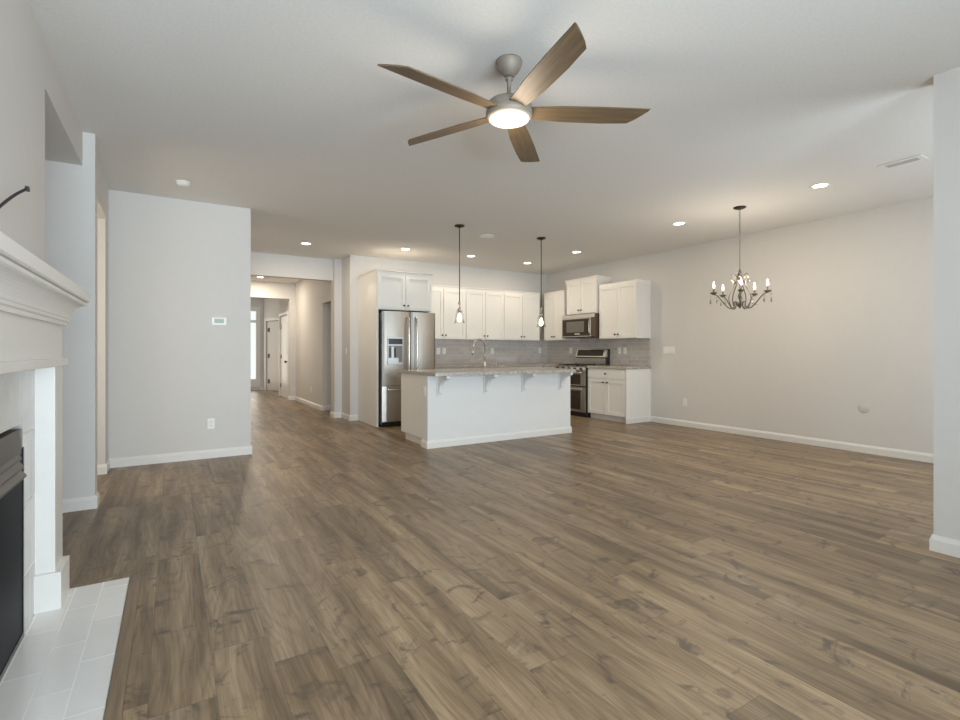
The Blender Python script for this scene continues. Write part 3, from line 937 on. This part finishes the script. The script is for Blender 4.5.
# ------------------------------------------------------------------ ceiling fittings
def downlight(x, y, label, first=[None], power=P_DOWN):
    if first[0] is None:
        r = thing('recessed_light', label, 'ceiling light', (x, y, CE - 0.0005), 0, 'recessed ceiling lights')
        MB().lathe([(0.066, 0.0), (0.066, -0.004), (0.086, -0.006), (0.092, -0.003), (0.092, 0)], seg=32).build('trim_ring', TRIM, r)
        MB().lathe([(0, -0.002), (0.064, -0.002), (0.064, 0.0)], seg=32).build('lens', LENS, r)
        first[0] = r
    else:
        r = dup(first[0], (x, y, CE - 0.0005), label)
    a = area('downlight', (x, y, CE - 0.012), (0, 0, 0), 0.12, 0.12, power, WARM, shape='DISK')
    return r


downlight(1.756, 7.959, 'glowing recessed light in the ceiling before the hall opening', power=16)
downlight(3.226, 7.541, 'glowing recessed light in the ceiling before the refrigerator')
downlight(4.435, 7.499, 'glowing recessed light between the two pendant lamps in the picture')
downlight(5.692, 7.538, 'glowing recessed light near the kitchen corner, just left of the right pendant rod')
downlight(5.757, 6.271, 'glowing recessed light in the ceiling before the microwave cabinet')
downlight(5.603, 4.171, 'glowing recessed light in the ceiling left of the chandelier')
downlight(5.517, 2.474, 'glowing recessed light right of the chandelier, near the ceiling vent')
downlight(1.679, 12.1, 'glowing recessed light in the ceiling of the hallway', power=28)

sm = thing('smoke_detector', 'round white smoke detector on the ceiling near the partition wall', 'smoke detector', (0.092, 5.694, CE - 0.0005), 0, 'round ceiling detectors')
MB().lathe([(0, -0.040), (0.045, -0.038), (0.058, -0.028), (0.062, -0.012), (0.066, -0.010), (0.066, 0)], seg=28).build('case', PLATE, sm)
MB().lathe([(0, -0.0415), (0.01, -0.0415), (0.012, -0.0395)], seg=12).build('test_button', TRIM, sm)
sd = thing('ceiling_speaker', 'flat round white cover on the ceiling between the pendants', 'ceiling cover', (3.86, 6.074, CE - 0.0005))
MB().lathe([(0, -0.010), (0.085, -0.010), (0.105, -0.006), (0.108, 0)], seg=32).build('cover', PLATE, sd)

vt = thing('ceiling_vent', 'white rectangular air vent in the ceiling at right', 'vent', (5.443, 1.79, CE - 0.0005))
VL, VW = 0.155, 0.085
MB().box(-VW, VW, -VL, -VL + 0.04, -0.008, 0, 0.002).box(-VW, VW, VL - 0.04, VL, -0.008, 0, 0.002).box(-VW, -VW + 0.04, -VL + 0.04, VL - 0.04, -0.008, 0, 0.002).box(VW - 0.04, VW, -VL + 0.04, VL - 0.04, -0.008, 0, 0.002).build('frame', TRIM, vt)
MB().box(-VW + 0.04, VW - 0.04, -VL + 0.04, VL - 0.04, -0.0015, -0.0005).build('backing', GRILL, vt)
for k in range(7):
    x = -VW + 0.046 + k * 0.013
    MB().prism([(x - 0.006, -VL + 0.04, -0.002), (x + 0.004, -VL + 0.04, -0.007), (x + 0.006, -VL + 0.04, -0.007), (x - 0.004, -VL + 0.04, -0.002)], (0, 2 * VL - 0.08, 0)).build('slat', SLAT, vt)

# ------------------------------------------------------------------ ceiling fan
fan = thing('ceiling_fan', 'large five-blade ceiling fan with brown wood blades and lit bowl', 'ceiling fan', (1.640, 2.345, CE - 0.0005))
MB().lathe([(0, 0), (0.074, 0), (0.075, -0.010), (0.068, -0.035), (0.052, -0.062), (0.032, -0.082), (0.024, -0.088), (0, -0.088)], seg=32).build('canopy', FANM, fan)
MB().lathe([(0, -0.090), (0.022, -0.095), (0.022, -0.108), (0.0125, -0.112), (0.0125, -0.195), (0.020, -0.198), (0.020, -0.215), (0, -0.215)], seg=20).build('down_rod', FANM, fan)
MB().lathe([(0, -0.205), (0.035, -0.207), (0.075, -0.222), (0.118, -0.240), (0.128, -0.258), (0.128, -0.285), (0.133, -0.290), (0.133, -0.312), (0.127, -0.324), (0.119, -0.330), (0, -0.330)], seg=48).build('motor_housing', FANM, fan)
MB().lathe([(0, -0.345), (0.05, -0.344), (0.09, -0.340), (0.111, -0.334), (0.114, -0.3305), (0, -0.3305)], seg=40).build('light_bowl', FANL, fan)
for k in range(5):
    a = R(-172.5 + 72 * k)
    M = Matrix.Rotation(a, 4, 'Z') @ Matrix.Translation((0, 0, -0.295)) @ Matrix.Rotation(R(-13), 4, 'X')
    mm = MB()
    out = [(0.105, -0.052), (0.30, -0.064), (0.55, -0.067), (0.80, -0.064), (0.792, -0.048), (0.765, -0.01), (0.735, 0.03), (0.700, 0.060), (0.55, 0.065), (0.30, 0.060), (0.105, 0.042)]
    mm.prism([(x, y, -0.004) for x, y in out], (0, 0, 0.008), 0.002)
    bl = mm.build('blade', BLADE, fan)
    bl.matrix_local = M
pf = bpy.data.lights.new('fan_lamp', 'POINT')
pf.shadow_soft_size = 0.1; pf.energy = P_FAN; pf.color = WARM
o = bpy.data.objects.new('fan_lamp', pf)
COL.objects.link(o)
o.location = (1.640, 2.345, CE - 0.48)


def point(loc, e, r=0.03, c=WARM):
    d = bpy.data.lights.new('bulb_glow', 'POINT')
    d.energy = e; d.color = c; d.shadow_soft_size = r
    o = bpy.data.objects.new('bulb_glow', d)
    COL.objects.link(o)
    o.location = loc


# ------------------------------------------------------------------ pendants
def pendant(x, y, label, zbot):
    r = thing('pendant_lamp', label, 'pendant lamp', (x, y, CE - 0.0005), 0, 'pendant lamps over the island')
    MB().lathe([(0, 0), (0.066, 0), (0.068, -0.008), (0.060, -0.018), (0.018, -0.026), (0.012, -0.034), (0, -0.034)], seg=28).build('canopy', BRONZE, r)
    zb = zbot - CE
    MB().tube([(0, 0, -0.03), (0, 0, zb + 0.275)], 0.006, 10).build('rod', BRONZE, r)
    MB().lathe([(0, 0.285), (0.016, 0.28), (0.017, 0.255), (0.008, 0.245), (0.008, 0.205), (0.020, 0.195), (0.028, 0.185), (0.028, 0.165), (0.02, 0.16), (0.02, 0.135), (0, 0.135)], (0, 0, zb), 20).build('socket', NICKEL, r)
    MB().lathe([(0.022, 0.178), (0.040, 0.165), (0.046, 0.14), (0.052, 0.07), (0.066, 0.0), (0.063, 0.0), (0.049, 0.07), (0.043, 0.14), (0.037, 0.163), (0.022, 0.174)], (0, 0, zb), 28).build('glass_shade', GLASS, r)
    MB().lathe([(0, 0.138), (0.012, 0.135), (0.016, 0.115), (0.028, 0.085), (0.031, 0.06), (0.026, 0.035), (0.012, 0.02), (0, 0.017)], (0, 0, zb), 18).build('bulb', BULB, r)
    point((x, y, zbot - 0.03), P_PEND)


pendant(3.225, 5.75, 'hanging glass pendant lamp on a dark rod, left of the two over the island', 1.565)
pendant(4.60, 5.76, 'hanging glass pendant lamp on a dark rod, right of the two over the island', 1.55)

# ------------------------------------------------------------------ chandelier
CXY = (5.56, 3.33)
ch = thing('chandelier', 'five-arm candle chandelier with crystal drops hanging in the dining area', 'chandelier', (CXY[0], CXY[1], CE - 0.0005))
DZ = -CE
MB().lathe([(0, 0), (0.066, 0), (0.068, -0.008), (0.050, -0.020), (0.012, -0.030), (0, -0.032)], seg=28).build('canopy', BRONZE, ch)
IRON0 = plain('pewter_chain', (0.26, 0.235, 0.20), 0.35, metal=0.8)
m = MB()
z = -0.032
k = 0
while z > 2.135 + DZ:
    pts = []
    for i in range(9):
        a = i / 8 * 2 * PI
        if k % 2:
            pts.append((0.008 * math.cos(a), 0, z - 0.014 + 0.017 * math.sin(a)))
        else:
            pts.append((0, 0.008 * math.cos(a), z - 0.014 + 0.017 * math.sin(a)))
    m.tube(pts, 0.0024, 5)
    z -= 0.025
    k += 1
m.build('chain', IRON0, ch)
IRON = plain('dark_pewter', (0.15, 0.13, 0.11), 0.4, metal=0.7, noise=0.05)
MB().lathe([(0, 2.145), (0.012, 2.14), (0.014, 2.12), (0.03, 2.105), (0.032, 2.095), (0.014, 2.08), (0.012, 2.03), (0.022, 2.01), (0.01, 1.99), (0.006, 1.90), (0.012, 1.86), (0.022, 1.83), (0.010, 1.80), (0.008, 1.77), (0.026, 1.75), (0.030, 1.73), (0.018, 1.71), (0.0, 1.69)], (0, 0, DZ), 18).build('centre_stem', IRON, ch)
cam_dir = math.atan2(-CXY[1], -CXY[0])
for k in range(5):
    a = cam_dir + R(3 + 72 * k)
    ca, sa = math.cos(a), math.sin(a)

    def P(r, z):
        return (r * ca, r * sa, z + DZ)
    arm = MB().tube([P(0.028, 1.735), P(0.045, 1.775), P(0.065, 1.765), P(0.055, 1.72), P(0.09, 1.685), P(0.13, 1.70), P(0.18, 1.76), P(0.225, 1.82), P(0.26, 1.85), P(0.285, 1.852)], 0.0072, 8, 2)
    arm.tube([P(0.016, 2.085), P(0.03, 2.02), P(0.06, 1.95), P(0.105, 1.87), P(0.122, 1.81), P(0.11, 1.75), P(0.085, 1.69)], 0.0062, 8, 2)
    arm.tube([P(0.016, 2.02), P(0.045, 2.06), P(0.062, 2.09), P(0.085, 2.085), P(0.09, 2.07)], 0.004, 6, 2)
    ao = arm.build('arm', IRON, ch)
    x, y, _ = P(0.285, 0)
    MB().lathe([(0, 1.850), (0.012, 1.850), (0.030, 1.862), (0.042, 1.874), (0.040, 1.877), (0.012, 1.868), (0.011, 1.872), (0.0115, 1.925), (0, 1.925)], (x, y, DZ), 18).build('candle_holder', IRON, ao)
    MB().lathe([(0, 1.925), (0.007, 1.926), (0.013, 1.945), (0.012, 1.958), (0.006, 1.982), (0.003, 1.998), (0, 2.003)], (x, y, DZ), 14).build('bulb', BULB, ao)
    for rr_, zz, hh in ((0.322, 1.86, 0.12), (0.25, 1.845, 0.10), (0.09, 2.075, 0.10)):
        cx, cy, cz = P(rr_, zz - hh)
        MB().lathe([(0, 0.0), (0.009, 0.014), (0.010, 0.022), (0.003, 0.052), (0.001, 0.054), (0.001, hh * 0.62), (0.007, hh * 0.7), (0.001, hh * 0.8), (0.001, hh)], (cx, cy, cz), 6).build('crystal', CRYS, ao)
    point((CXY[0] + x, CXY[1] + y, 2.035), P_CHAND, 0.02)
    MB().tube([P(0.285, 1.866), P(0.31, 1.876), P(0.322, 1.862)], 0.0018, 5, 1).build('hook', IRON, ao)
for o in list(bpy.data.objects):
    if o.type == 'MESH':
        o.data.validate()
